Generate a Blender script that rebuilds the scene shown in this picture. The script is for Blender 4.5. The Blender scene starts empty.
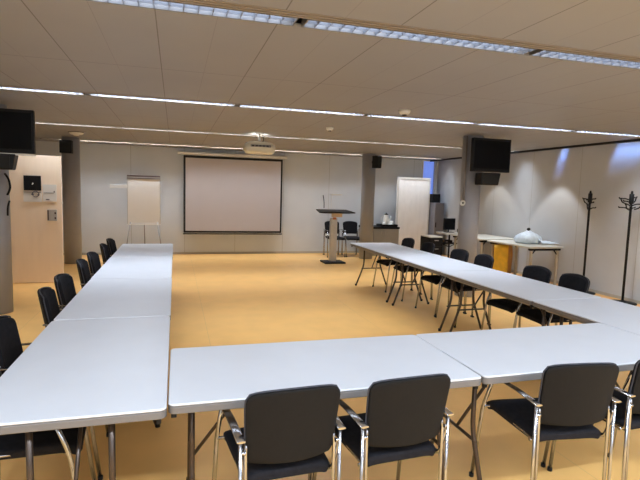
import bpy, bmesh, math, random
from mathutils import Vector, Matrix
random.seed(7)
C = bpy.context.scene.collection
PI = math.pi
R = math.radians

# ------------------------------------------------------------------ materials
MATS = {}
def mat(name, col, rough=.5, metal=0., noise=0., nscale=8., bump=0., bscale=60., emis=None, estr=0., trans=0., spec=.5, stretch=(1, 1, 1), detail=4):
    m = bpy.data.materials.new(name); m.use_nodes = True
    nt = m.node_tree; N = nt.nodes; L = nt.links
    b = N['Principled BSDF']
    c = (*col, 1)
    b.inputs['Base Color'].default_value = c
    b.inputs['Roughness'].default_value = rough
    b.inputs['Metallic'].default_value = metal
    b.inputs['Specular IOR Level'].default_value = spec
    if trans: b.inputs['Transmission Weight'].default_value = trans
    if emis:
        b.inputs['Emission Color'].default_value = (*emis, 1); b.inputs['Emission Strength'].default_value = estr
    if noise or bump:
        tc = N.new('ShaderNodeTexCoord'); mp = N.new('ShaderNodeMapping'); mp.inputs['Scale'].default_value = stretch
        L.new(tc.outputs['Object'], mp.inputs['Vector'])
    if noise:
        n = N.new('ShaderNodeTexNoise'); n.inputs['Scale'].default_value = nscale; n.inputs['Detail'].default_value = detail
        L.new(mp.outputs['Vector'], n.inputs['Vector'])
        r = N.new('ShaderNodeMapRange'); r.inputs['From Min'].default_value = .3; r.inputs['From Max'].default_value = .7
        r.inputs['To Min'].default_value = 1-noise; r.inputs['To Max'].default_value = 1+noise
        L.new(n.outputs['Fac'], r.inputs['Value'])
        mx = N.new('ShaderNodeVectorMath'); mx.operation = 'SCALE'; mx.inputs[0].default_value = col
        L.new(r.outputs['Result'], mx.inputs['Scale']); L.new(mx.outputs['Vector'], b.inputs['Base Color'])
    if bump:
        n2 = N.new('ShaderNodeTexNoise'); n2.inputs['Scale'].default_value = bscale; L.new(mp.outputs['Vector'], n2.inputs['Vector'])
        bp = N.new('ShaderNodeBump'); bp.inputs['Strength'].default_value = bump; bp.inputs['Distance'].default_value = .01
        L.new(n2.outputs['Fac'], bp.inputs['Height']); L.new(bp.outputs['Normal'], b.inputs['Normal'])
    MATS[name] = m
    return m

def seams(m, axes, width, dark, soft=None):
    """thin seam lines in object space; axes = [(axis, pitch, offset)]"""
    nt = m.node_tree; N = nt.nodes; L = nt.links; b = N['Principled BSDF']
    tc = N.new('ShaderNodeTexCoord'); sx = N.new('ShaderNodeSeparateXYZ'); L.new(tc.outputs['Object'], sx.inputs[0])
    acc = None
    for ax, pitch, off in axes:
        a = N.new('ShaderNodeMath'); a.operation = 'ADD'; a.inputs[1].default_value = -off+1000*pitch; L.new(sx.outputs[ax], a.inputs[0])
        f = N.new('ShaderNodeMath'); f.operation = 'MODULO'; f.inputs[1].default_value = pitch; L.new(a.outputs[0], f.inputs[0])
        l = N.new('ShaderNodeMath'); l.operation = 'LESS_THAN'; l.inputs[1].default_value = width; L.new(f.outputs[0], l.inputs[0])
        if acc is None: acc = l
        else:
            mx = N.new('ShaderNodeMath'); mx.operation = 'MAXIMUM'; L.new(acc.outputs[0], mx.inputs[0]); L.new(l.outputs[0], mx.inputs[1]); acc = mx
    mix = N.new('ShaderNodeMix'); mix.data_type = 'RGBA'
    src = b.inputs['Base Color']
    if src.links: L.new(src.links[0].from_socket, mix.inputs['A'])
    else: mix.inputs['A'].default_value = src.default_value
    mix.inputs['B'].default_value = (*dark, 1)
    L.new(acc.outputs[0], mix.inputs['Factor']); L.new(mix.outputs['Result'], src)

FLOOR = mat('floor_linoleum', (.92, .52, .165), rough=.36, noise=.05, nscale=3.0, bump=.02, bscale=25, spec=.4)
seams(FLOOR, [('X', 2.0, .35), ('Y', 40, 1.55)], .004, (.70, .42, .15))
CEIL = mat('ceiling_panels', (.305, .302, .315), rough=.55, noise=.03, nscale=1.2, spec=.3)
seams(CEIL, [('X', .655, -.105), ('Y', 2.95, 4.24)], .007, (.15, .135, .13))
seams(CEIL, [('X', .655, -.105+.3275)], .004, (.25, .24, .245))
WALL = mat('wall_back_panels', (.64, .66, .68), rough=.75, noise=.03, nscale=2.0)
seams(WALL, [('X', 1.21, -.99)], .008, (.38, .37, .34))
WALLR = mat('wall_right_panels', (.56, .575, .59), rough=.7, noise=.03, nscale=2.0)
seams(WALLR, [('Y', 1.25, 7.30)], .008, (.38, .37, .34))
WALLP = mat('wall_plain', (.55, .51, .44), rough=.8, noise=.03, nscale=2.0)
PILLAR = mat('pillar_paint', (.34, .34, .36), rough=.45, noise=.03, nscale=3)
TABLE = mat('table_plastic', (.76, .77, .80), rough=.42, noise=.015, nscale=5, bump=.03, bscale=220, spec=.4)
EDGE = mat('table_edge_shaded', (.17, .155, .145), rough=.5, noise=.03, nscale=8)  # shade on the table sides put into the colour
LEGM = mat('table_leg_steel', (.09, .068, .055), rough=.35, metal=.75, noise=.1, nscale=20)
LEGG = mat('table_leg_grey', (.30, .27, .25), rough=.4, metal=.5, noise=.05, nscale=20)
CHROME = mat('chrome', (.44, .44, .46), rough=.2, metal=1, noise=.04, nscale=30)
FABRIC = mat('black_fabric', (.012, .011, .013), rough=.9, spec=.2, noise=.25, nscale=40, bump=.15, bscale=300)
SHELL = mat('black_back_shell', (.0065, .0055, .005), rough=.75, spec=.25, noise=.15, nscale=60, bump=.05, bscale=200)
PIPING = mat('charcoal_piping', (.05, .05, .06), rough=.6, noise=.1, nscale=60)
BLACK = mat('black_plastic', (.007, .007, .008), rough=.5, spec=.25, noise=.15, nscale=30)
SCREENB = mat('tv_glass', (.002, .002, .003), rough=.35, spec=.12, noise=.1, nscale=3)
WHITEP = mat('white_plastic', (.75, .73, .68), rough=.4, noise=.03, nscale=12)
CREAM = mat('cream_plastic', (.72, .69, .56), rough=.4, noise=.03, nscale=12)
GREYP = mat('grey_plastic', (.25, .24, .25), rough=.45, noise=.05, nscale=12)
SCRN = mat('screen_fabric', (.52, .47, .46), rough=.9, noise=.01, nscale=3)
SCRB = mat('screen_border', (.008, .008, .008), rough=.8, noise=.1, nscale=10)
PAPER = mat('paper', (.80, .76, .70), rough=.85, noise=.015, nscale=4)
MAROON = mat('clamp_dark', (.07, .035, .03), rough=.5, noise=.1, nscale=20)
ALU = mat('aluminium', (.50, .48, .45), rough=.35, metal=.7, noise=.05, nscale=20)
WOOD = mat('door_beech', (.97, .78, .58), rough=.5, noise=.02, nscale=3, stretch=(4, 4, .5))
WOODL = mat('lectern_beech', (.60, .43, .24), rough=.5, noise=.08, nscale=8, stretch=(1, 1, 6))
WHITED = mat('white_laminate', (.97, .94, .91), rough=.5, noise=.05, nscale=3, stretch=(3, 1, 1))
GREYC = mat('cabinet_grey', (.40, .40, .40), rough=.5, noise=.03, nscale=4)
GREYB = mat('locker_bluegrey', (.22, .22, .26), rough=.5, noise=.03, nscale=4)
TWOOD = mat('worktable_top', (.62, .60, .52), rough=.5, noise=.04, nscale=6)
TLEG = mat('worktable_leg', (.50, .44, .34), rough=.5, noise=.04, nscale=10)
YELLOW = mat('yellow_plastic', (.80, .46, .03), rough=.5, noise=.12, nscale=10, bump=.3, bscale=9)
ORANGE = mat('orange_side', (.50, .22, .03), rough=.6, noise=.1, nscale=10)
BAG = mat('blue_plastic_film', (.78, .88, .97), rough=.3, noise=.12, nscale=14, bump=.6, bscale=22)
DARKG = mat('dark_groove', (.10, .08, .065), rough=.6, noise=.05, nscale=10)
REFL = mat('louvre_dimmed', (.05, .048, .046), rough=.35, noise=.02, nscale=20)  # white reflector darkened to hold down the strip's glow
BLADE = mat('louvre_blade', (.16, .17, .20), rough=.4, metal=.3, noise=.02, nscale=20)
TUBE = mat('lamp_tube', (.9, .9, .95), rough=.5, noise=.01, nscale=5, emis=(.80, .86, 1.0), estr=1.0)
INK = mat('ink_grey', (.06, .06, .09), rough=.8, noise=.05, nscale=10)
AMBER = mat('amber_badge', (.65, .20, .05), rough=.5, noise=.05, nscale=10)
SKYP = mat('daylight_blue', (.2, .3, .7), rough=.9, noise=.1, nscale=2, emis=(.20, .30, .75), estr=.75)
gl = mat('window_glass', (.9, .93, 1), rough=.03, noise=.01, nscale=3, trans=1.0)
GLASS = gl

# ------------------------------------------------------------------ mesh helpers
class MB:
    def __init__(s): s.bm = bmesh.new()
    def box(s, x0, x1, y0, y1, z0, z1, bev=0., seg=2, M=None):
        r = bmesh.ops.create_cube(s.bm, size=1)
        vs = r['verts']
        for v in vs:
            v.co = Vector(((x0+x1)/2+v.co.x*(x1-x0), (y0+y1)/2+v.co.y*(y1-y0), (z0+z1)/2+v.co.z*(z1-z0)))
        if bev:
            es = list({e for v in vs for e in v.link_edges})
            g = bmesh.ops.bevel(s.bm, geom=es, offset=bev, segments=seg, profile=.5, affect='EDGES')
            vs = list({v for f in g['faces'] for v in f.verts} | {v for v in vs if v.is_valid})
        if M is not None:
            bmesh.ops.transform(s.bm, matrix=M, verts=[v for v in vs if v.is_valid])
        return s
    def tube(s, pts, r, seg=10, smooth=0, cap=True, flat=None):
        """tube along pts; r scalar or list; flat=(a,b) elliptical scale"""
        P = [Vector(p) for p in pts]
        if smooth and len(P) > 2:
            Q = [P[0]]
            for i in range(1, len(P)-1):
                a, b, c = P[i-1], P[i], P[i+1]
                d = min((b-a).length, (c-b).length)*.45
                d = min(d, smooth)
                p0 = b+(a-b).normalized()*d; p2 = b+(c-b).normalized()*d
                for k in range(5):
                    t = k/4; Q.append(p0*(1-t)**2+b*2*t*(1-t)+p2*t*t)
            Q.append(P[-1]); P = Q
        n = len(P); rs = r if isinstance(r, (list, tuple)) else [r]*n
        up = None; rings = []
        for i in range(n):
            t = (P[min(i+1, n-1)]-P[max(i-1, 0)]).normalized()
            if up is None:
                up = Vector((0, 0, 1)) if abs(t.z) < .9 else Vector((1, 0, 0))
            u = t.cross(up).normalized(); w = u.cross(t).normalized(); up = w
            fa, fb = flat if flat else (1, 1)
            rings.append([s.bm.verts.new(P[i]+(u*math.cos(2*PI*k/seg)*fa+w*math.sin(2*PI*k/seg)*fb)*rs[i]) for k in range(seg)])
        for a, b in zip(rings, rings[1:]):
            for k in range(seg):
                f = s.bm.faces.new((a[k], a[(k+1) % seg], b[(k+1) % seg], b[k])); f.smooth = True
        if cap:
            s.bm.faces.new(list(reversed(rings[0]))); s.bm.faces.new(rings[-1])
        return s
    def lathe(s, prof, c=(0, 0, 0), seg=24, sx=1., sy=1.):
        rings = []
        for r, z in prof:
            rings.append([s.bm.verts.new((c[0]+r*sx*math.cos(2*PI*k/seg), c[1]+r*sy*math.sin(2*PI*k/seg), c[2]+z)) for k in range(seg)])
        for a, b in zip(rings, rings[1:]):
            for k in range(seg):
                f = s.bm.faces.new((a[k], a[(k+1) % seg], b[(k+1) % seg], b[k])); f.smooth = True
        s.bm.faces.new(list(reversed(rings[0]))); s.bm.faces.new(rings[-1])
        return s
    def slab(s, x0, x1, y0, y1, z0, z1, rad=.03, bev=.006, n=5):
        """rounded rectangle slab with soft edges"""
        def loop(ins, z):
            out = []
            for cx, cy, a0 in ((x1-rad, y1-rad, 0), (x0+rad, y1-rad, 90), (x0+rad, y0+rad, 180), (x1-rad, y0+rad, 270)):
                for k in range(n+1):
                    a = R(a0+90*k/n); rr = max(rad-ins, .001)
                    out.append(s.bm.verts.new((cx+rr*math.cos(a), cy+rr*math.sin(a), z)))
            return out
        L = [loop(bev*1.2, z0), loop(0, z0+bev), loop(0, z1-bev), loop(bev*.3, z1-bev*.3), loop(bev, z1)]
        m = len(L[0])
        for a, b in zip(L, L[1:]):
            for k in range(m):
                s.bm.faces.new((a[k], a[(k+1) % m], b[(k+1) % m], b[k]))
        s.bm.faces.new(list(reversed(L[0]))); s.bm.faces.new(L[-1])
        return s
    def sheet(s, fn, nu, nv, th):
        """solid curved panel: fn(u,v)->point, u,v in 0..1, th thickness vector function or float along normal"""
        g = [[Vector(fn(i/nu, j/nv)) for j in range(nv+1)] for i in range(nu+1)]
        def nrm(i, j):
            a = g[min(i+1, nu)][j]-g[max(i-1, 0)][j]; b = g[i][min(j+1, nv)]-g[i][max(j-1, 0)]
            return a.cross(b).normalized()
        F = [[s.bm.verts.new(g[i][j]+nrm(i, j)*th/2) for j in range(nv+1)] for i in range(nu+1)]
        B = [[s.bm.verts.new(g[i][j]-nrm(i, j)*th/2) for j in range(nv+1)] for i in range(nu+1)]
        for i in range(nu):
            for j in range(nv):
                f = s.bm.faces.new((F[i][j], F[i+1][j], F[i+1][j+1], F[i][j+1])); f.smooth = True
                f = s.bm.faces.new((B[i][j], B[i][j+1], B[i+1][j+1], B[i+1][j])); f.smooth = True
        per = [(i, 0) for i in range(nu)]+[(nu, j) for j in range(nv)]+[(i, nv) for i in range(nu, 0, -1)]+[(0, j) for j in range(nv, 0, -1)]
        for (a, b), (c, d) in zip(per, per[1:]+per[:1]):
            s.bm.faces.new((F[a][b], B[a][b], B[c][d], F[c][d]))
        return s
    def rot(s, M):
        bmesh.ops.transform(s.bm, matrix=M, verts=s.bm.verts[:]); return s
    def build(s, name, m, parent=None, loc=None, bevel=0):
        bmesh.ops.recalc_face_normals(s.bm, faces=s.bm.faces[:])
        me = bpy.data.meshes.new(name); s.bm.to_mesh(me); s.bm.free()
        me.materials.append(m)
        o = bpy.data.objects.new(name, me); C.objects.link(o)
        if parent: o.parent = parent
        if loc: o.location = loc
        if bevel:
            b = o.modifiers.new('bevel', 'BEVEL'); b.width = bevel; b.segments = 2; b.limit_method = 'ANGLE'
        return o

def tag(o, label=None, cat=None, group=None, kind=None):
    if label: o['label'] = label
    if cat: o['category'] = cat
    if group: o['group'] = group
    if kind: o['kind'] = kind
    return o
def thing(name, label, cat, loc=(0, 0, 0), rz=0, group=None):
    o = bpy.data.objects.new(name, None); C.objects.link(o)
    o.location = loc; o.rotation_euler = (0, 0, rz); o.empty_display_size = .1
    return tag(o, label, cat, group)
def struct(name, mb, m): return tag(mb.build(name, m), kind='structure')
def copy_tree(o, parent=None):
    c = o.copy(); C.objects.link(c)
    if parent: c.parent = parent
    for ch in [x for x in list(C.objects) if x.parent == o and x != c]: copy_tree(ch, c)
    return c
def place(proto, first, label, loc, rz, group):
    o = proto if first else copy_tree(proto)
    o.location = loc; o.rotation_euler = (0, 0, rz)
    tag(o, label, None, group)
    return o

# ------------------------------------------------------------------ camera (from vanishing points)
H = 1.62; F = 495.0
Rw = Matrix(((0.959682106, 0.000294438, -0.281087475),
             (-0.279644133, 0.102214752, -0.954647214),
             (0.0284502021, 0.994762312, 0.0981760065)))
cd = bpy.data.cameras.new('camera'); cam = bpy.data.objects.new('camera', cd); C.objects.link(cam)
cam.matrix_world = Matrix.Translation((0, 0, H)) @ Rw.to_4x4()
cd.sensor_width = 36; cd.lens = F/640*36; cd.clip_start = .05
bpy.context.scene.camera = cam
def proj(x, y, z):
    c = Rw.transposed() @ Vector((x, y, z-H))
    if c.z > -.05: return None
    return 320+F*c.x/-c.z, 240-F*c.y/-c.z

# ------------------------------------------------------------------ room shell
XL, XR, YB, YN, ZC = -2.98, 7.0, 12.4, -3.6, 2.55
struct('floor', MB().box(XL-.1, XR+.1, YN-.1, YB+.1, -.1, 0), FLOOR)
struct('wall_left', MB().box(XL-.1, XL, YN, YB, 0, 2.75), WALLP)
struct('wall_right', MB().box(XR, XR+.1, YN, YB, 0, 3.0), WALLR)
struct('wall_near', MB().box(XL, XR, YN-.1, YN, 0, 2.75), WALLP)
WX0, WX1, WZ0, WZ1 = 6.52, 6.93, 1.42, 2.55      # clerestory opening in the back wall
wb = MB()
wb.box(XL, WX0, YB, YB+.1, 0, 2.75); wb.box(WX1, XR+.1, YB, YB+.1, 0, 2.75)
wb.box(WX0, WX1, YB, YB+.1, 0, WZ0); wb.box(WX0, WX1, YB, YB+.1, WZ1, 2.75)
struct('wall_back', wb, WALL)
fr = MB(); t_ = .03
fr.box(WX0, WX0+t_, YB-.02, YB+.06, WZ0, WZ1); fr.box(WX1-t_, WX1, YB-.02, YB+.06, WZ0, WZ1)
fr.box(WX0+t_, WX1-t_, YB-.02, YB+.06, WZ0, WZ0+t_); fr.box(WX0+t_, WX1-t_, YB-.02, YB+.06, WZ1-t_, WZ1)
win = struct('window_1', fr, WHITEP)
MB().box(WX0+t_, WX1-t_, YB+.02, YB+.026, WZ0+t_, WZ1-t_).build('pane', GLASS, win)
struct('trim_3', MB().box(WX0-.4, WX1+.4, YB+.5, YB+.52, 1.0, 3.0), SKYP)

# ceiling with recessed light channels
ROWS = [2.79, 5.74, 8.77, 11.75]
CH = []            # (y0,y1) light channel; groove just nearer
XC = 6.74          # ceiling stops short of right wall: light slot
cb = MB(); y = YN
ALLR = [-3.05, -.15]+ROWS
for yr in ALLR:
    cb.box(XL, XC, y, yr-.17, ZC, ZC+.02); y = yr+.07
cb.box(XL, XC, y, YB, ZC, ZC+.02)
cb.box(XL, XC, YN, YB, ZC+.13, ZC+.16)
struct('ceiling', cb, CEIL)
for i, yr in enumerate(ALLR):
    g = MB()
    g.box(XL, XC, yr-.17, yr-.07, ZC+.022, ZC+.03)
    for k in range(3): g.box(XL, XC, yr-.165+k*.036, yr-.165+k*.036+.014, ZC-.001, ZC+.022)
    struct('trim_%d' % (10+i), g, DARKG if 0 else mat('groove_%d' % i, (.30, .26, .23), rough=.5, noise=.04, nscale=6))
struct('trim_1', MB().box(XC, XC+.05, YN, YB, ZC-.035, ZC+.3), BLACK)
# slot roof above the right wall
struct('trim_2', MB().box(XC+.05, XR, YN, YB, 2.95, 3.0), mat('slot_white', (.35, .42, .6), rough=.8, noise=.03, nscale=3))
# skirting strips
struct('baseboard_back', MB().box(XL, XR, YB-.012, YB, 0, .05), mat('skirting', (.45, .42, .36), rough=.6, noise=.03, nscale=3))
struct('baseboard_right', MB().box(XR-.012, XR, YN, YB-.012, 0, .05), MATS['skirting'])

# ------------------------------------------------------------------ ceiling strip lights
XS = [-2.43+1.55*k for k in range(6)]
XE = 1.55
def area(name, loc, sx, sy, power, col, rot=(0, 0, 0), spread=180):
    l = bpy.data.lights.new(name, 'AREA'); l.shape = 'RECTANGLE'; l.size = sx; l.size_y = sy; l.energy = power; l.color = col; l.spread = R(spread)
    o = bpy.data.objects.new(name, l); C.objects.link(o); o.location = loc; o.rotation_euler = rot
    return o
ROWP = {0: 30, 1: 62, 2: 6.5, 3: 34, 4: 25, 5: 17.5}
ROWS_SPREAD = {4: 140, 5: 120}
ROWC = {0: (.66, .81, 1), 1: (.66, .81, 1), 2: (.71, .83, 1), 3: (.73, .84, 1), 4: (.78, .87, 1), 5: (.79, .88, 1)}
proto = None
L = 1.50
REFL2 = mat('louvre_far_dimmed', (.035, .030, .025), rough=.4, noise=.02, nscale=20)  # darker, warmer reflector copy that dims the far strips' glow
BLADE2 = mat('louvre_blade_far_dimmed', (.09, .08, .07), rough=.4, metal=.3, noise=.02, nscale=20)  # blade copy darkened to dim the far rows' light
def make_light(REFL, BLADE):
    t = thing('ceiling_light', 'light', 'ceiling light')
    f = MB(); z0 = 0.0; d = .06
    f.box(0, L, -.068, -.060, z0, d); f.box(0, L, .060, .068, z0, d); f.box(0, .008, -.060, .060, z0, d); f.box(L-.008, L, -.060, .060, z0, d)
    f.box(0, L, -.068, .068, d, d+.008)
    f.build('housing', REFL, t)
    b = MB()
    n = 20
    for k in range(1, n): b.box(L*k/n-.0015, L*k/n+.0015, -.060, .060, .002, .030)
    b.box(.008, L-.008, -.0015, .0015, .002, .030)
    b.build('louvre', BLADE, t)
    MB().tube([(.04, .0, .042), (L-.04, .0, .042)], .008, seg=8).build('lamp_tube', TUBE, t)
    return t
used = set()
rown = ['in the row nearest the camera', 'in the second row from the camera', 'in the third row from the camera', 'in the row nearest the projection screen']
ordn = ['leftmost', 'second from left', 'third from left', 'fourth from left', 'fifth from left', 'rightmost']
for ri, yr in enumerate(ALLR):
    vis = []
    for k, x in enumerate(XS):
        lp = area('strip_lamp', (x+XE/2, yr, ZC+.053), 1.44, .10, ROWP[ri], ROWC[ri], spread=ROWS_SPREAD.get(ri, 180))
        if ri < 2: lp.location.z = ZC+.03
        if ri >= 2:
            on = False
            for q in range(31):
                p = proj(x+L*q/30, yr, ZC)
                if p and 2 < p[0] < 638 and 1 < p[1] < 479: on = True
            if on: vis.append(x)
    for j, x in enumerate(vis):
        kx = ri
        if kx not in used:
            a_ = {2: (.12, .12, .125), 3: (.10, .088, .075), 4: (.13, .108, .082), 5: (.45, .36, .26)}[kx]  # each row's visible glow put into its reflector colour
            pr_ = make_light(mat('reflector_glow_tone_%d' % kx, a_, rough=.4, noise=.02, nscale=20), BLADE if kx < 4 else BLADE2)
            o = pr_; last = pr_
        else: o = copy_tree(last)
        used.add(kx)
        o.location = (x+.025, yr, ZC)
        od = ordn[j] if j < len(vis)-1 else 'rightmost'
        tag(o, 'recessed louvred strip light, %s %s' % (od, rown[ri-2]), 'ceiling light', 'recessed strip lights in the ceiling')

# ------------------------------------------------------------------ pillars
def pillar(n, x, y, r=.18):
    struct('trim_%d' % n, MB().lathe([(r, 0), (r, ZC)], (x, y, 0), seg=40), PILLAR)
pillar(4, -2.11, 6.95, .15); pillar(5, -2.02, 11.15, .165); pillar(6, 4.53, 11.35, .165); pillar(7, 4.52, 6.95, .155)

# ------------------------------------------------------------------ folding tables
TH = .74
def make_table(TW, TL):
    """long axis X, origin at centre on the floor"""
    t = thing('folding_table', '-', 'table')
    hx, hy = TL/2-.002, TW/2-.002
    MB().slab(-hx, hx, -hy, hy, TH-.012, TH, rad=.028, bev=.005).build('tabletop', TABLE, t)
    MB().slab(-hx, hx, -hy, hy, TH-.045, TH-.012, rad=.028, bev=.004).build('shaded_edge', EDGE, t)  # lower part of the white top, painted as its shaded side
    f = MB()
    for sy in (-1, 1): f.box(-hx+.10, hx-.10, sy*(hy-.075)-.012, sy*(hy-.075)+.012, TH-.072, TH-.045)
    f.build('frame_rail', LEGG, t)
    for sx in (-1, 1):
        x = sx*(hx-.10)
        for sy in (-1, 1):
            l = MB()
            l.tube([(x, sy*.15, TH-.05), (x, sy*.15, .36), (x, sy*.285, .0)], .0135, seg=10, smooth=.07)
            lo = l.build('leg', LEGM, t)
            MB().lathe([(.017, 0), (.017, .03)], (x, sy*.285, 0), seg=12).build('foot_cap', BLACK, lo)
        MB().tube([(x, -.19, .30), (x, .19, .30)], .009, seg=8).build('crossbar', LEGM, t)
        b = MB()
        b.tube([(x, 0, .30), (x-sx*.30, .0, TH-.055)], .009, seg=8)
        b.build('brace', LEGM, t)
    for sx in (-1, 1):
        for sy in (-1, 1):
            MB().box(sx*(hx-.022)-.011, sx*(hx-.022)+.011, sy*(hy-.03)-.009, sy*(hy-.03)+.009, TH-.068, TH-.045, bev=.003).build('corner_clip', BLACK, t)
    return t
nth = ['nearest the camera', 'second from the camera', 'third from the camera', 'farthest from the camera']
GT = 'white folding tables set in a U'
tp = make_table(.735, 1.50)
for k in range(4):
    place(tp, k == 0, 'white folding table in the left row, %s' % nth[k], (-.398+(.003 if k % 2 else 0), 1.985+.75+k*1.506, 0), PI/2, GT)
tp = make_table(.74, 1.475)
for k in range(2):
    place(tp, k == 0, ['white folding table across the front, beside the left row', 'white folding table across the front, beside the right row'][k],
          (-.027+.7375+k*1.478, 2.385+(.0 if k == 0 else .008), 0), (R(-.3) if k == 0 else R(.5)), GT)
tp = make_table(.775, 1.53)
for k in range(4):
    place(tp, k == 0, 'white folding table in the right row, %s' % ['at the right edge nearest the camera', 'second from the camera', 'third from the camera', 'farthest from the camera'][k],
          (2.93+.0+.3875, 1.96+.765+k*1.537, 0), PI/2, GT)

# ------------------------------------------------------------------ chairs
def make_chair():
    """faces +Y, origin on the floor under the seat"""
    t = thing('conference_chair', '-', 'chair')
    def seatf(u, v):
        w = .415-.05*(1-v)
        x = (u-.5)*w; yy = -.235+v*.45
        e = abs(u-.5)*2
        z = .470-.012*math.sin(PI*v)*(1-e**2) - (.03*max(0, (v-.8)/.2)**2) - .012*e**6
        # rounded corners
        c = .045
        if v > .9: x *= 1-.06*((v-.9)/.1)**2
        if v < .1: x *= 1-.05*((.1-v)/.1)**2
        return (x, yy, z)
    s = MB().sheet(seatf, 12, 12, .045)
    so = s.build('seat', FABRIC, t, bevel=.014)
    def bk(off, ww, z0, z1, yo=0):  # slightly crowned panel
        def f(u, v):
            z = z0+(z1-z0)*v
            w = ww*(.93+.07*v)
            if v > .82: w *= 1-.10*((v-.82)/.18)**3.5
            if v < .12: w *= 1-.08*((.12-v)/.12)**2
            x = (u-.5)*w; e = (u-.5)*2
            top = .020*(1-e*e)*v - .006*abs(e)**8*v
            return (x, -.235-.055*(v)-.045*(1-e*e)+off, z+top)
        return f
    bo = MB().sheet(bk(0, .388, .545, .845), 20, 18, .014).build('backrest', SHELL, t, bevel=.005)
    MB().sheet(bk(.022, .378, .555, .838), 14, 12, .030).build('back_cushion', FABRIC, bo, bevel=.01)
    pts = []
    fn = bk(.008, .391, .55, .846)
    for j in range(1, 13): pts.append(fn(0, j/12))
    for i in range(1, 14): pts.append(fn(i/14, 1))
    for j in range(12, 0, -1): pts.append(fn(1, j/12))
    MB().tube(pts, .004, seg=6).build('piping', PIPING, bo)
    for sx in (-1, 1):
        l = MB()
        X = sx*.207
        l.tube([(X, -.275, .0), (X, -.262, .645)], .0078, seg=10)
        l.tube([(X-sx*.024, -.270, .0), (X-sx*.022, -.255, .60), (X-sx*.03, -.245, .66)], .0078, seg=10)
        lo = l.build('leg', CHROME, t)
        MB().box(X-sx*.012-.026, X-sx*.012+.026, -.290, -.258, 0, .018, bev=.004).build('foot_cap', BLACK, lo)
        # front leg rises to the arm
        l = MB()
        l.tube([(sx*.250, .235, .0), (sx*.238, .175, .45), (sx*.225, .10, .640)], .0105, seg=10, smooth=.05)
        lo = l.build('leg', CHROME, t)
        MB().lathe([(.014, 0), (.014, .02)], (sx*.250, .235, 0), seg=12).build('foot_cap', BLACK, lo)
        a = MB()
        a.tube([(sx*.207, -.285, .655), (sx*.214, -.10, .660), (sx*.225, .085, .655), (sx*.227, .115, .635)], .0098, seg=10, smooth=.03, flat=(1.8, .5))
        a.build('armrest', CHROME, t)
        k = MB()   # bracket from post to backrest
        k.tube([(sx*.185, -.268, .60), (sx*.207, -.262, .60), (sx*.185, -.24, .46), (sx*.185, .16, .458)], .008, seg=8, smooth=.03)
        k.build('side_rail', CHROME, t)
    MB().tube([(-.236, .165, .453), (.236, .165, .453)], .008, seg=8).build('seat_frame', CHROME, t)
    MB().tube([(-.20, -.215, .453), (.20, -.215, .453)], .008, seg=8).build('seat_frame', CHROME, t)
    return t
cp = make_chair()
GC = 'black conference chairs around the tables'
first = True
def chair(x, y, deg, label):
    global first
    place(cp, first, label, (x, y, 0), R(deg), GC); first = False
# front row, backs to the camera (origin so that back is ~0.29 behind)
chair(.435, 2.105, 3, 'black chair with chrome arms, leftmost of the row facing away across the front')
chair(.945, 2.115, 3, 'black chair with chrome arms, second from left facing away across the front')
chair(1.87, 2.095, -7, 'black chair with chrome arms, third from left facing away, turned slightly right')
chair(2.385, 2.105, -1, 'black chair with chrome arms cut by the right picture edge across the front')
LY = [2.49, 3.06, 3.93, 4.48, 5.42, 5.98, 6.88, 7.52]
lab = ['black chair tucked under the nearest left table, only its seat and legs showing',
       'black chair by the left row at the left picture edge, its back half cut off',
       'black chair on the left row, third counting from the camera',
       'black chair on the left row, fourth counting from the camera',
       'black chair on the left row, fifth counting from the camera',
       'black chair on the left row, third counting from the screen end',
       'black chair on the left row, second counting from the screen end',
       'black chair on the left row, closest to the flip chart']
LX = [-.63, -.64, -.60, -.61, -.61, -.60, -.59, -.59]
rj = [4, 2, 5, -3, 3, -2, 3, -2]
for x, yy, l_, j in zip(LX, LY, lab, rj): chair(x, yy, -90+j, l_)
RY = [3.97, 4.47, 5.47, 6.02, 6.94, 7.62]
rl = ['black chair on the right row nearest the camera, in front of the coat stands',
      'black chair on the right row, second from the camera, in front of the work table',
      'black chair on the right row, third from the camera, left of the yellow bag',
      'black chair on the right row, fourth from the camera, before the grey pillar',
      'black chair on the right row, second from its far end',
      'black chair on the right row, at its far end before the white panel']
rj = [-3, 4, -2, 3, -3, 2]
for yy, l_, j in zip(RY, rl, rj): chair(3.54, yy, 90+j, l_)
chair(3.86, 11.80, 180, 'black chair against the back wall, directly behind the lectern')
chair(4.33, 11.78, 176, 'black chair against the back wall, between lectern and pillar')

# ------------------------------------------------------------------ projection screen
ps = thing('projection_screen', 'wide pull-down projection screen with black border on the back wall', 'screen', (1.385, 12.35, 0))
MB().box(-1.19, 1.195, -.105, -.10, .54, 2.375).build('screen_border', SCRB, ps)
MB().box(-1.145, 1.15, -.109, -.106, .585, 2.32).build('screen_surface', SCRN, ps)
MB().box(-1.33, 1.30, -.15, -.04, 2.385, 2.455, bev=.012).build('casing', WHITEP, ps)
MB().tube([(-1.20, -.10, .512), (1.21, -.10, .512)], .014, seg=8).build('bottom_bar', SCRB, ps)
b_ = MB()
for x in (-1.25, 1.28): b_.box(x-.02, x+.02, -.05, .04, 2.40, 2.47)
b_.build('wall_bracket', WHITEP, ps)

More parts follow.
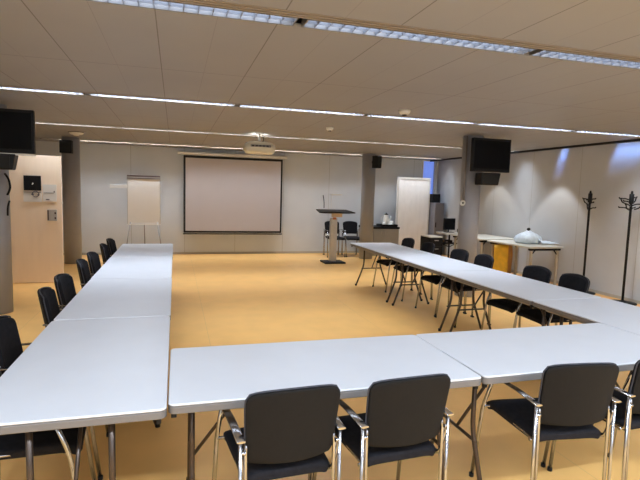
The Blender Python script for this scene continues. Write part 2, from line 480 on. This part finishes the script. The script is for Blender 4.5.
# ------------------------------------------------------------------ projector
pj = thing('ceiling_projector', 'white rounded projector hanging from the ceiling before the screen', 'projector', (1.37, 8.45, ZC))
body = MB()
prof = []
def ov(z, kx, ky): return [(kx*math.copysign(abs(math.cos(a))**.55, math.cos(a)), ky*math.copysign(abs(math.sin(a))**.7, math.sin(a)), z) for a in [2*PI*k/36 for k in range(36)]]
lv = [(-.335, .20, .12), (-.325, .235, .15), (-.285, .262, .175), (-.23, .268, .18), (-.175, .25, .17), (-.145, .20, .14), (-.135, .12, .09)]
rg = [[body.bm.verts.new(p) for p in ov(z, kx, ky)] for z, kx, ky in lv]
for a, b in zip(rg, rg[1:]):
    for k in range(36):
        f = body.bm.faces.new((a[k], a[(k+1) % 36], b[(k+1) % 36], b[k])); f.smooth = True
body.bm.faces.new(list(reversed(rg[0]))); body.bm.faces.new(rg[-1])
body.build('casing', CREAM, pj)
MB().box(-.17, .17, -.183, -.150, -.232, -.192, bev=.008).build('rear_panel', GREYP, pj)
p_ = MB()
for k in range(5): p_.box(-.15+k*.06, -.115+k*.06, -.187, -.180, -.222, -.203)
p_.build('socket', BLACK, pj)
m_ = MB(); m_.tube([(0, 0, -.14), (0, 0, -.012)], .022, seg=12); m_.lathe([(.07, -.012), (.07, 0)], (0, 0, 0), seg=20)
m_.box(-.06, .06, -.04, .04, -.155, -.135)
m_.build('ceiling_mount', ALU, pj)
MB().tube([(.05, -.02, -.15), (.07, -.03, -.08), (.04, -.02, -.006)], .007, seg=8, smooth=.03).build('cable', BLACK, pj)
l = MB(); l.tube([(.14, .165, -.22), (.14, .20, -.22)], .03, seg=16); l.build('lens', SCREENB, pj)

# ------------------------------------------------------------------ flip chart
FCL = mat('easel_leg_grey', (.30, .29, .28), rough=.5, noise=.05, nscale=12)
fc = thing('flip_chart', 'flip chart easel with blank white paper pad at the back wall', 'flip chart', (-.68, 12.0, 0))
MB().box(-.36, .36, -.02, 0, .76, 1.84, bev=.004).build('board', ALU, fc)
MB().box(-.345, .345, -.032, -.021, .765, 1.775).build('paper_pad', PAPER, fc)
cl = MB(); cl.box(-.355, .355, -.045, -.021, 1.782, 1.80, bev=.003); cl.box(-.355, .355, -.03, -.0, 1.83, 1.86, bev=.003)
cl.build('clamp_bar', MAROON, fc)
MB().box(-.36, .36, -.06, -.021, .738, .757, bev=.003).build('pen_tray', WHITEP, fc)
for xa, xb, ya, yb in ((-.29, -.40, -.03, -.22), (.29, .42, -.03, -.22), (0, .0, .02, .33)):
    MB().tube([(xa, ya, 1.2 if ya > 0 else .80), (xb, yb, 0)], .013, seg=10).build('leg', FCL, fc)
ar = MB(); ar.box(-.72, -.355, -.035, -.015, 1.56, 1.64, bev=.004)
ar.build('side_arm', WHITEP, fc)

# ------------------------------------------------------------------ lectern
lc = thing('lectern', 'slim lectern with black slanted top, beige panel and flat black base', 'lectern', (3.46, 10.7, 0))
MB().box(-.24, .25, -.22, .20, 0, .035, bev=.01).build('base', BLACK, lc)
MB().box(-.075, .075, -.06, .06, .03, 1.02, bev=.008).build('column', ALU, lc)
MB().box(-.12, .13, -.225, -.205, 1.055, 1.165, bev=.004).build('front_panel', WOODL, lc)
MB().box(-.04, .04, -.075, -.058, .99, 1.04).build('badge', AMBER, lc)
tp_ = MB()
pr = [(-.42, -.27), (.42, -.27), (.36, .22), (-.36, .22)]
tv = [tp_.bm.verts.new((x, yy, 1.165+(.0 if yy < 0 else .045))) for x, yy in pr]
bv = [tp_.bm.verts.new((x*(.70), yy*.7, 1.13+(.0 if yy < 0 else .04))) for x, yy in pr]
tv2 = [tp_.bm.verts.new(v.co-Vector((0, 0, .02))) for v in tv]
tp_.bm.faces.new(tv); tp_.bm.faces.new(list(reversed(bv)))
for k in range(4):
    j = (k+1) % 4
    tp_.bm.faces.new((tv[k], tv2[k], tv2[j], tv[j])); tp_.bm.faces.new((tv2[k], bv[k], bv[j], tv2[j]))
tp_.build('reading_top', BLACK, lc)
MB().tube([(-.20, .12, 1.24), (-.20, .13, 1.40), (-.235, .10, 1.53)], .010, seg=8, smooth=.06).build('microphone', BLACK, lc)
rl_ = MB(); rl_.tube([(-.02, .15, 1.24), (-.02, .16, 1.44), (.0, .12, 1.545)], .005, seg=8, smooth=.05); rl_.box(-.05, .22, .09, .13, 1.535, 1.565, bev=.006)
rl_.build('reading_lamp', WHITEP, lc)

# ------------------------------------------------------------------ wall-mounted monitors + speakers on pillars
def tv(label, x, y, rz, px, py):
    t = thing('wall_monitor', label, 'monitor', (x, y, 1.98), R(rz))
    MB().box(-.33, .33, -.035, .035, .0, .50, bev=.01).build('casing', BLACK, t)
    MB().box(-.305, .305, -.038, -.034, .045, .465).build('display', SCREENB, t)
    return t
t1 = tv('black monitor high on the grey pillar at right', 4.585, 6.56, 0, 0, 0)
MB().box(-.12, .02, .035, .25, .20, .32, bev=.01).build('mounting_arm', BLACK, t1)
t2 = tv('black monitor high on the pillar at the left picture edge', -1.90, 6.56, 2, 0, 0)
t2.location.z = 1.955
MB().box(-.28, .10, .035, .235, .20, .32, bev=.01).build('mounting_arm', BLACK, t2)
MB().box(-.33, .33, -.03, .03, -.022, -.001).build('lower_trim', WHITEP, t2)
def speaker(name, label, x, y, z, w, h, d, rz=0, taper=.8):
    t = thing(name, label, 'loudspeaker', (x, y, z), R(rz))
    b = MB()
    vs = []
    for zz, k in ((0, taper), (h, 1)):
        for sx, sy in ((-1, -1), (1, -1), (1, 1), (-1, 1)):
            vs.append(b.bm.verts.new((sx*w/2*(k if sx > 0 else 1), sy*d/2, zz)))
    for f in ((3, 2, 1, 0), (4, 5, 6, 7), (0, 1, 5, 4), (1, 2, 6, 5), (2, 3, 7, 6), (3, 0, 4, 7)): b.bm.faces.new([vs[i] for i in f])
    b.build('cabinet', BLACK, t, bevel=.012)
    MB().box(-w*.42, w*.34, -d/2-.008, -d/2+.004, h*.1, h*.9, bev=.004).build('grille', SCRB, t)
    MB().box(-.025, .025, d/2-.005, d/2+.06, h*.4, h*.6).build('bracket', BLACK, t)
    return t
speaker('loudspeaker', 'black loudspeaker under the monitor on the right grey pillar', 4.60, 6.62, 1.785, .32, .185, .20, -6)
speaker('loudspeaker', 'black loudspeaker under the monitor at the left picture edge', -1.95, 6.60, 1.765, .36, .18, .20, 5)
speaker('loudspeaker', 'small black loudspeaker at the top of the pillar beside the open door', -2.045, 10.84, 2.22, .22, .25, .16, 0, 1)
speaker('loudspeaker', 'small black loudspeaker atop the pillar between lectern and white panel', 4.60, 11.02, 2.20, .17, .29, .17, 25, .8)

# thermostat + conduit on right pillar
cn = MB(); cn.tube([(4.362, 6.87, 2.54), (4.362, 6.87, 1.53)], .012, seg=8)
o = cn.build('conduit', mat('conduit_brown', (.22, .19, .17), rough=.5, noise=.05, nscale=9)); tag(o, 'thin dark cable conduit running down the right grey pillar', 'conduit')
th = thing('wall_dial', 'small round white control with dark centre on the right pillar', 'wall control', (4.335, 6.86, 1.50), R(-20))
d_ = MB(); d_.lathe([(.045, 0), (.045, .02), (.035, .03)], seg=24); d_.rot(Matrix.Rotation(R(90), 4, 'X')); d_.build('plate', WHITEP, th)
d_ = MB(); d_.lathe([(.014, .03), (.014, .036)], seg=16); d_.rot(Matrix.Rotation(R(90), 4, 'X')); d_.build('knob', BLACK, th)
# hanging cable loop at left pillar
o = MB().tube([(-1.955, 6.80, 1.72), (-1.90, 6.74, 1.66), (-1.885, 6.74, 1.56), (-1.91, 6.76, 1.50), (-1.93, 6.775, 1.47)], .012, seg=8, smooth=.05).build('hanging_cable', BLACK)
tag(o, 'black cable loop hanging on the pillar at the left edge', 'cable')
o = MB().tube([(-1.905, 6.76, 1.40), (-1.93, 6.775, 1.33), (-1.935, 6.78, 1.22)], .011, seg=8, smooth=.05).build('hanging_cable', BLACK)
tag(o, 'short black cable end hanging lower on the left edge pillar', 'cable')

# ------------------------------------------------------------------ door
dr = tag(MB().box(-2.96, -1.765, 8.90, 8.945, .01, 2.06, bev=.003).build('door_1', WOOD), kind='structure')
MB().box(-2.30, -2.055, 8.885, 8.899, 1.50, 1.735).build('black_notice', BLACK, dr)
q = MB(); q.box(-2.31, -2.045, 8.890, 8.899, 1.32, 1.495); q.build('white_notice', PAPER, dr)
q = MB(); q.tube([(-2.135+.045*math.cos(a), 8.888, 1.445+.045*math.sin(a)) for a in [2*PI*k/24 for k in range(25)]], .006, seg=6, cap=False)
q.box(-2.30, -2.06, 8.886, 8.889, 1.47, 1.478); q.box(-2.20, -2.16, 8.886, 8.889, 1.435, 1.45); q.box(-2.11, -2.08, 8.886, 8.889, 1.425, 1.44)
q.tube([(-2.165, 8.888, 1.625), (-2.18, 8.888, 1.60)], .006, seg=6)
q.build('notice_logo', INK, dr)
q = MB(); q.tube([(-2.18, 8.883, 1.595), (-2.165, 8.883, 1.62)], .008, seg=6); q.build('notice_mark', PAPER, dr)
q = MB(); q.box(-2.035, -1.835, 8.892, 8.899, 1.33, 1.60); q.build('paper_notice', PAPER, dr)
q = MB(); q.box(-2.02, -1.87, 8.889, 8.892, 1.465, 1.470); q.box(-1.875, -1.86, 8.889, 8.892, 1.475, 1.50); q.box(-1.99, -1.94, 8.889, 8.892, 1.355, 1.37)
q.build('notice_text', INK, dr)
q = MB(); q.box(-1.975, -1.835, 8.880, 8.899, 1.02, 1.20, bev=.004); q.build('lock_plate', ALU, dr)
q = MB(); q.box(-1.970, -1.952, 8.870, 8.880, 1.03, 1.19); q.box(-1.868, -1.845, 8.872, 8.880, 1.05, 1.08); q.box(-1.868, -1.845, 8.872, 8.880, 1.13, 1.16); q.build('lock_bolt', MAROON, dr)
q = MB(); q.tube([(-1.765, 8.92, 1.31), (-1.75, 8.92, 1.31)], .015, seg=10); q.build('latch', WHITEP, dr)

# ------------------------------------------------------------------ ceiling fittings
def detector(x, y, r, label, big=False):
    t = thing('smoke_detector' if not big else 'ceiling_dome', label, 'smoke detector' if not big else 'ceiling fitting', (x, y, ZC))
    MB().lathe([(r*.4, -.050), (r*.8, -.042), (r, -.02), (r, 0)], seg=24).build('cover', WHITEP, t)
    MB().lathe([(r*.35, -.062), (r*.42, -.05)], seg=20).build('sensor', BLACK if not big else WHITEP, t)
    if big: MB().lathe([(r*1.12, -.012), (r*1.12, -.0)], seg=24).build('base_ring', DARKG, t)
detector(2.47, 5.18, .065, 'round white smoke detector in front of the second light row')
detector(2.16, 7.0, .055, 'round white smoke detector between second and third light rows')
detector(-1.70, 9.9, .12, 'wide white ceiling dome above the open beige door', True)

# ------------------------------------------------------------------ back right corner
cb_ = thing('low_cabinet', 'low grey cabinet with black worktop between pillar and white panel', 'cabinet', (5.15, 12.05, 0))
MB().box(-.44, .44, -.30, .30, 0, .70, bev=.004).build('body', GREYC, cb_)
for s_, x0, x1 in ((0, -.435, -.003), (1, .003, .435)):
    d = MB().box(x0, x1, -.318, -.301, .04, .69, bev=.002).build('door', GREYC, cb_)
    MB().tube([((x1-.05) if s_ == 0 else (x0+.05), -.33, .55), ((x1-.05) if s_ == 0 else (x0+.05), -.33, .64)], .006, seg=6).build('handle', ALU, d)
MB().box(-.45, .45, -.33, .31, .701, .75, bev=.004).build('worktop', BLACK, cb_)
tr = thing('tray', 'black serving tray on the low grey cabinet', 'tray', (5.34, 11.93, .751))
MB().slab(-.24, .22, -.17, .17, 0, .012, rad=.03, bev=.003).build('tray_base', BLACK, tr)
q = MB(); q.box(-.24, .22, -.17, -.158, .012, .06); q.box(-.24, .22, .158, .17, .012, .06); q.box(-.24, -.228, -.158, .158, .012, .06); q.box(.208, .22, -.158, .158, .012, .06)
q.build('tray_rim', BLACK, tr)
def cup(x, y, z, r, h, label, name='coffee_cup', cat='cup'):
    t = thing(name, label, cat, (x, y, z))
    MB().lathe([(r*.6, 0), (r*.9, h*.3), (r, h), (r*.9, h), (r*.8, h*.35), (r*.3, h*.12)], seg=18).build('bowl', WHITEP, t)
    MB().tube([(r*.95, 0, h*.8), (r*1.5, 0, h*.65), (r*1.4, 0, h*.35), (r*.85, 0, h*.25)], .005, seg=6, smooth=.01).build('handle', WHITEP, t)
    return t
pot = thing('coffee_pot', 'white coffee pot with dark lid on the black tray', 'coffee pot', (5.31, 11.96, .763))
pot.scale = (1.25, 1.25, 1.2)
MB().lathe([(.065, 0), (.075, .08), (.06, .18), (.045, .22), (.05, .24)], seg=20).build('body', WHITEP, pot)
MB().lathe([(.048, .241), (.035, .262), (.012, .27), (.014, .285)], seg=16).build('lid', BLACK, pot)
MB().tube([(.06, 0, .10), (.10, 0, .17), (.115, 0, .21)], [.018, .012, .009], seg=8).build('spout', WHITEP, pot)
MB().tube([(-.05, 0, .21), (-.115, 0, .18), (-.11, 0, .08), (-.065, 0, .05)], .008, seg=8, smooth=.03).build('handle', WHITEP, pot)
GCu = 'white cups on the black tray'
cup(5.45, 11.95, .763, .06, .13, 'white cup on the tray, right of the coffee pot, largest', ); 
cup(5.21, 11.85, .763, .05, .10, 'white cup on the tray, left of the coffee pot')
cup(5.37, 11.83, .763, .045, .07, 'small white cup on the tray in front of the coffee pot')

wp = thing('leaning_panel', 'tall white framed panel standing at the back wall beside the grey locker', 'panel', (6.10, 12.02, 0), 0)
MB().box(-.485, .47, -.018, .018, .0, 2.05, bev=.003).build('panel_board', WHITED, wp)
q = MB(); q.box(-.485, -.44, -.03, -.019, 0, 2.05); q.box(.435, .47, -.03, -.019, 0, 2.05); q.box(-.44, .435, -.03, -.019, 2.0, 2.05)
q.build('panel_frame', WHITEP, wp)
q = MB(); q.box(-.45, -.40, .018, .28, 0, .03); q.box(.40, .45, .018, .28, 0, .03); q.build('support_foot', ALU, wp)
lk = thing('metal_locker', 'blue grey locker standing between the white panel and right wall', 'locker', (6.76, 11.95, 0))
MB().box(-.15, .12, -.2, .35, 0, 1.40, bev=.005).build('body', GREYB, lk)
d = MB().box(-.145, .115, -.216, -.201, .03, 1.39, bev=.003).build('door', GREYB, lk)
MB().box(-.13, -.11, -.232, -.217, .75, .88).build('handle', BLACK, d)
bx = thing('storage_case', 'black case lying on top of the blue grey locker', 'case', (6.68, 12.05, 1.401))
MB().box(-.10, .13, -.2, .2, 0, .23, bev=.01).build('body', BLACK, bx)
MB().tube([(-.03, -.20, .15), (-.03, -.225, .15), (.05, -.225, .15), (.05, -.20, .15)], .006, seg=6).build('handle', BLACK, bx)

sc = thing('rolling_cabinet', 'short black cabinet with a white top left of the grey pillar', 'cabinet', (5.60, 10.05, 0))
MB().box(-.16, .16, -.22, .22, .05, .66, bev=.005).build('body', BLACK, sc)
for z in (.08, .28, .47):
    d = MB().box(-.155, .155, -.235, -.221, z, z+.18, bev=.003).build('drawer', BLACK, sc)
    MB().box(-.05, .05, -.247, -.236, z+.12, z+.135).build('handle', ALU, d)
MB().slab(-.165, .165, -.24, .23, .661, .685, rad=.02, bev=.004).build('top', WHITEP, sc)
for sx in (-1, 1):
    for sy in (-1, 1): MB().tube([(sx*.12-.01, sy*.17, .025), (sx*.12+.01, sy*.17, .025)], .025, seg=12).build('caster', BLACK, sc)
st = thing('pedestal_table', 'small white pedestal table with black base left of the grey pillar', 'table', (6.18, 10.25, 0))
MB().slab(-.25, .25, -.22, .22, .71, .745, rad=.04, bev=.006).build('top', WHITEP, st)
MB().tube([(0, 0, .07), (0, 0, .71)], .02, seg=12).build('column', BLACK, st)
q = MB()
for k in range(4):
    a = PI/4+k*PI/2
    q.tube([(0, 0, .09), (.30*math.cos(a), .30*math.sin(a), .03)], [.022, .014], seg=8)
    q.lathe([(.02, 0), (.02, .03)], (.30*math.cos(a), .30*math.sin(a), 0), seg=10)
q.build('base', BLACK, st)
q = MB(); q.box(-.24, .20, -.12, .12, .48, .50, bev=.004); q.tube([(-.2, 0, .49), (0, 0, .40), (.2, 0, .49)], .01, seg=6)
q.build('lower_shelf', BLACK, st)
q = thing('network_box', 'black device on the lower shelf of the white pedestal table', 'device', (6.11, 10.25, .501))
MB().box(-.14, .10, -.10, .10, 0, .07, bev=.008).build('casing', BLACK, q)
MB().box(-.08, -.02, -.104, -.099, .02, .04).build('label_plate', GREYP, q)
mo = thing('desk_monitor', 'small black monitor on the white pedestal table', 'monitor', (6.16, 10.25, .745))
MB().box(-.15, .15, -.02, .02, .06, .33, bev=.008).build('casing', BLACK, mo)
MB().box(-.135, .135, -.023, -.019, .08, .31).build('display', SCREENB, mo)
q = MB(); q.box(-.10, .10, -.08, .08, 0, .012, bev=.003); q.tube([(0, .03, .01), (0, .03, .12)], .015, seg=8); q.build('stand', BLACK, mo)
q = thing('drinking_glass', 'tiny dark cup beside the monitor on the pedestal table', 'cup', (6.38, 10.20, .745))
MB().lathe([(.025, 0), (.032, .09)], seg=14).build('body', BLACK, q)
MB().lathe([(.030, .0901), (.024, .095)], seg=14).build('rim', WHITEP, q)

# work tables along the right wall
def worktable(label, x0, x1, y0, y1, h):
    cx, cy = (x0+x1)/2, (y0+y1)/2; w, l = (x1-x0)/2, (y1-y0)/2
    t = thing('work_table', label, 'table', (cx, cy, 0))
    MB().slab(-w, w, -l, l, h-.03, h, rad=.01, bev=.004).build('tabletop', TWOOD, t)
    for sx in (-1, 1):
        for sy in (-1, 1):
            a, b = sx*(w-.10), sy*(l-.07)
            lo = MB().box(a-.02, a+.02, b-.02, b+.02, 0, h-.07, bev=.004).build('leg', TLEG, t)
            q = MB(); q.box(a-.05, a+.05, b-.03, b+.03, h-.07, h-.031, bev=.004); q.tube([(a, b, h-.16), (a-sx*.10, b, h-.045)], .012, seg=6)
            q.build('corner_bracket', BLACK, lo)
    q = MB(); q.box(-w+.05, w-.05, -l+.05, -l+.065, h-.075, h-.031); q.box(-w+.05, w-.05, l-.065, l-.05, h-.075, h-.031)
    q.build('apron', BLACK, t)
worktable('pale work table by the right wall carrying the blue bag', 6.06, 6.83, 7.36, 8.62, .735)
worktable('pale work table by the right wall, farther one behind the blue bag', 6.02, 6.95, 8.80, 9.96, .735)

# blue plastic bag
bg = thing('plastic_bag', 'pale blue knotted plastic bag lying on the nearer work table', 'bag', (6.52, 7.98, .735))
bg.scale = (1.05, 1.0, 1.15)
b_ = MB()
rng = random.Random(3)
seg = 28
prof = [(.10, .0), (.21, .012), (.235, .06), (.21, .11), (.14, .155), (.06, .185), (.028, .215)]
ph = [rng.uniform(0, 6.28) for _ in range(6)]
rings = []
for i, (r, z) in enumerate(prof):
    rr = []
    for k in range(seg):
        a = 2*PI*k/seg
        q = 1+.09*math.sin(3*a+ph[0])+.06*math.sin(7*a+ph[1]+i*.4)+.05*math.sin(11*a+ph[2]-i*.7)
        rr.append(b_.bm.verts.new((r*q*math.cos(a)*1.0, r*q*math.sin(a)*.9, z+.01*math.sin(5*a+ph[3])*(i > 0))))
    rings.append(rr)
for a, b in zip(rings, rings[1:]):
    for k in range(seg):
        f = b_.bm.faces.new((a[k], a[(k+1) % seg], b[(k+1) % seg], b[k])); f.smooth = True
b_.bm.faces.new(list(reversed(rings[0]))); b_.bm.faces.new(rings[-1])
b_.build('bag_body', BAG, bg)
MB().lathe([(.02, .205), (.034, .225), (.03, .25), (.012, .262)], seg=12).build('knot', BLACK, bg)
def fl(u, v):
    x = .12+u*.34; yy = -.10+(v-.5)*.30*(1-.5*u)-u*.12
    return (x, yy, .012+.055*(1-u)*math.sin(PI*v)*(1+.35*math.sin(9*u+5*v))+.008*math.sin(14*v+6*u)**2)
MB().sheet(fl, 14, 12, .006).build('loose_flap', BAG, bg)

# yellow bag
yb = thing('yellow_bag', 'tall yellow carrier bag standing on the floor by the work tables', 'bag', (6.24, 8.33, 0), R(38))
def face(y_, s_):
    def f(u, v):
        return ((u-.5)*.27*(1+.03*math.sin(6*v)), y_+s_*(.02*math.sin(PI*v)+.008*math.sin(9*u+7*v)), v*.67+.012*math.sin(7*u)*v)
    return f
b_ = MB(); b_.sheet(face(-.13, -1), 10, 12, .006); b_.sheet(face(.13, 1), 10, 12, .006)
b_.box(-.132, .132, -.128, .128, 0, .006); b_.box(-.12, .12, -.11, .11, 0.30, .625, bev=.02)
b_.build('gusset', ORANGE, yb)
def side(s_):
    def f(u, v): return (s_*(.135-.02*math.sin(PI*u)*v), (u-.5)*.27, v*.665)
    return f
b_ = MB(); b_.sheet(side(1), 8, 8, .006); b_.sheet(side(-1), 8, 8, .006); b_.build('bag_front', YELLOW, yb)
q = MB()
q.tube([(-.06, -.135, .62), (-.05, -.12, .68), (.05, -.12, .675), (.06, -.135, .62)], .006, seg=6, smooth=.04)
q.build('handle', YELLOW, yb)

# coat stands
def coat(x, y, rz, label, arms, hz=1.76):
    t = thing('coat_stand', label, 'coat stand', (x, y, 0), R(rz))
    MB().tube([(0, 0, .02), (0, 0, hz-.03), (0, 0, hz)], [.019, .019, .012], seg=12).build('pole', BLACK, t)
    q = MB()
    q.lathe([(.20, 0), (.20, .012), (.06, .03), (.02, .05)], seg=28)
    q.build('base', BLACK, t)
    for a, z, ln, ty in arms:
        q = MB(); ca, sa = math.cos(R(a)), math.sin(R(a))
        q.tube([(0, 0, z-.03), (ln*.5*ca, ln*.5*sa, z), (ln*ca, ln*sa, z), (ln*1.03*ca, ln*1.03*sa, z+.018)], .0095, seg=8, smooth=.02)
        if ty: q.tube([(ln*.9*ca, ln*.9*sa, z), (ln*.75*ca, ln*.75*sa, z-.06), (ln*.3*ca, ln*.3*sa, z-.085)], .0095, seg=8, smooth=.03)
        q.build('hook', BLACK, t)
    MB().lathe([(.032, hz-.20), (.034, hz-.19), (.034, hz-.05), (.02, hz-.045)], seg=14).build('collar', BLACK, t)
coat(6.77, 6.82, 0, 'black coat stand, left of the two at the right wall', [(170, 1.62, .13, 1), (350, 1.62, .10, 0), (80, 1.60, .09, 0), (265, 1.56, .09, 0), (335, 1.47, .10, 0), (200, 1.52, .09, 1)])
coat(6.77, 6.02, 0, 'black coat stand at the right picture edge, with more hooks', [(165, 1.64, .19, 1), (15, 1.66, .15, 1), (100, 1.60, .12, 0), (200, 1.55, .20, 1), (330, 1.56, .16, 1), (140, 1.50, .16, 0), (20, 1.50, .15, 0)])

# ------------------------------------------------------------------ lights
blue = (.28, .42, 1.0)
def spot(name, loc, tgt, power, col, size, blend, rad=.03):
    l = bpy.data.lights.new(name, 'SPOT'); l.energy = power; l.color = col; l.spot_size = R(size); l.spot_blend = blend; l.shadow_soft_size = rad
    o = bpy.data.objects.new(name, l); C.objects.link(o); o.location = loc
    o.rotation_euler = (Vector(tgt)-Vector(loc)).to_track_quat('-Z', 'Y').to_euler()
    return o
spot('wall_wash', (6.50, 7.75, 2.50), (6.55, 7.75, 0), 44, (.95, .97, 1), 74, .3)
# added fill spots that brighten the tables between the light rows
for yy, ty, p_ in ((2.79, 4.4, 12), (5.74, 4.25, 52), (5.74, 7.1, 14)):
    for xx in (-.4, 1.5, 3.35): spot('table_fill', (xx, yy, 2.54), (xx, ty, .74), p_, (.75, .85, 1), 60, 1.0)
spot('wall_wash', (6.50, 9.6, 2.50), (6.55, 9.6, 0), 30, (1, .97, .92), 76, .25)
spot('wall_wash', (6.50, 5.4, 2.50), (6.55, 5.4, 0), 42, (1, .97, .92), 72, .6)
# daylight falling through the slot between ceiling and right wall
def beam(loc, tgt, w_, p):
    o = area('slot_daylight', loc, w_, .03, p, (.25, .45, 1), spread=13)
    z = (Vector(loc)-Vector(tgt)).normalized(); x = Vector((0, 1, 0)); x = (x-z*x.dot(z)).normalized(); yv = z.cross(x)
    o.rotation_euler = Matrix((x, yv, z)).transposed().to_euler()
beam((6.86, 7.62, 2.93), (7.0, 7.78, 2.36), .14, .25)
beam((6.86, 6.36, 2.93), (7.0, 6.56, 2.38), .85, 1.1)
area('slot_daylight', (6.89, 7.5, 2.93), .14, 9.0, 1.5, blue, (0, 0, 0), 120)
area('projector_bounce_fill', (1.37, 8.50, ZC-.10), .20, .10, 1.6, (1, .95, .85), (PI, 0, 0), 150)  # added uplight standing in for strip light bounced off the projector
# added cool fill lamp behind the camera
area('near_fill', (1.5, -3.2, 2.0), 6, 1.0, 45, (.66, .80, 1), (R(75), 0, 0), 180)

w = bpy.data.worlds.new('world'); bpy.context.scene.world = w; w.use_nodes = True
w.node_tree.nodes['Background'].inputs[0].default_value = (.35, .5, 1, 1); w.node_tree.nodes['Background'].inputs[1].default_value = .15
vs = bpy.context.scene.view_settings
vs.view_transform = 'Standard'; vs.look = 'None'; vs.exposure = .22; vs.gamma = 1
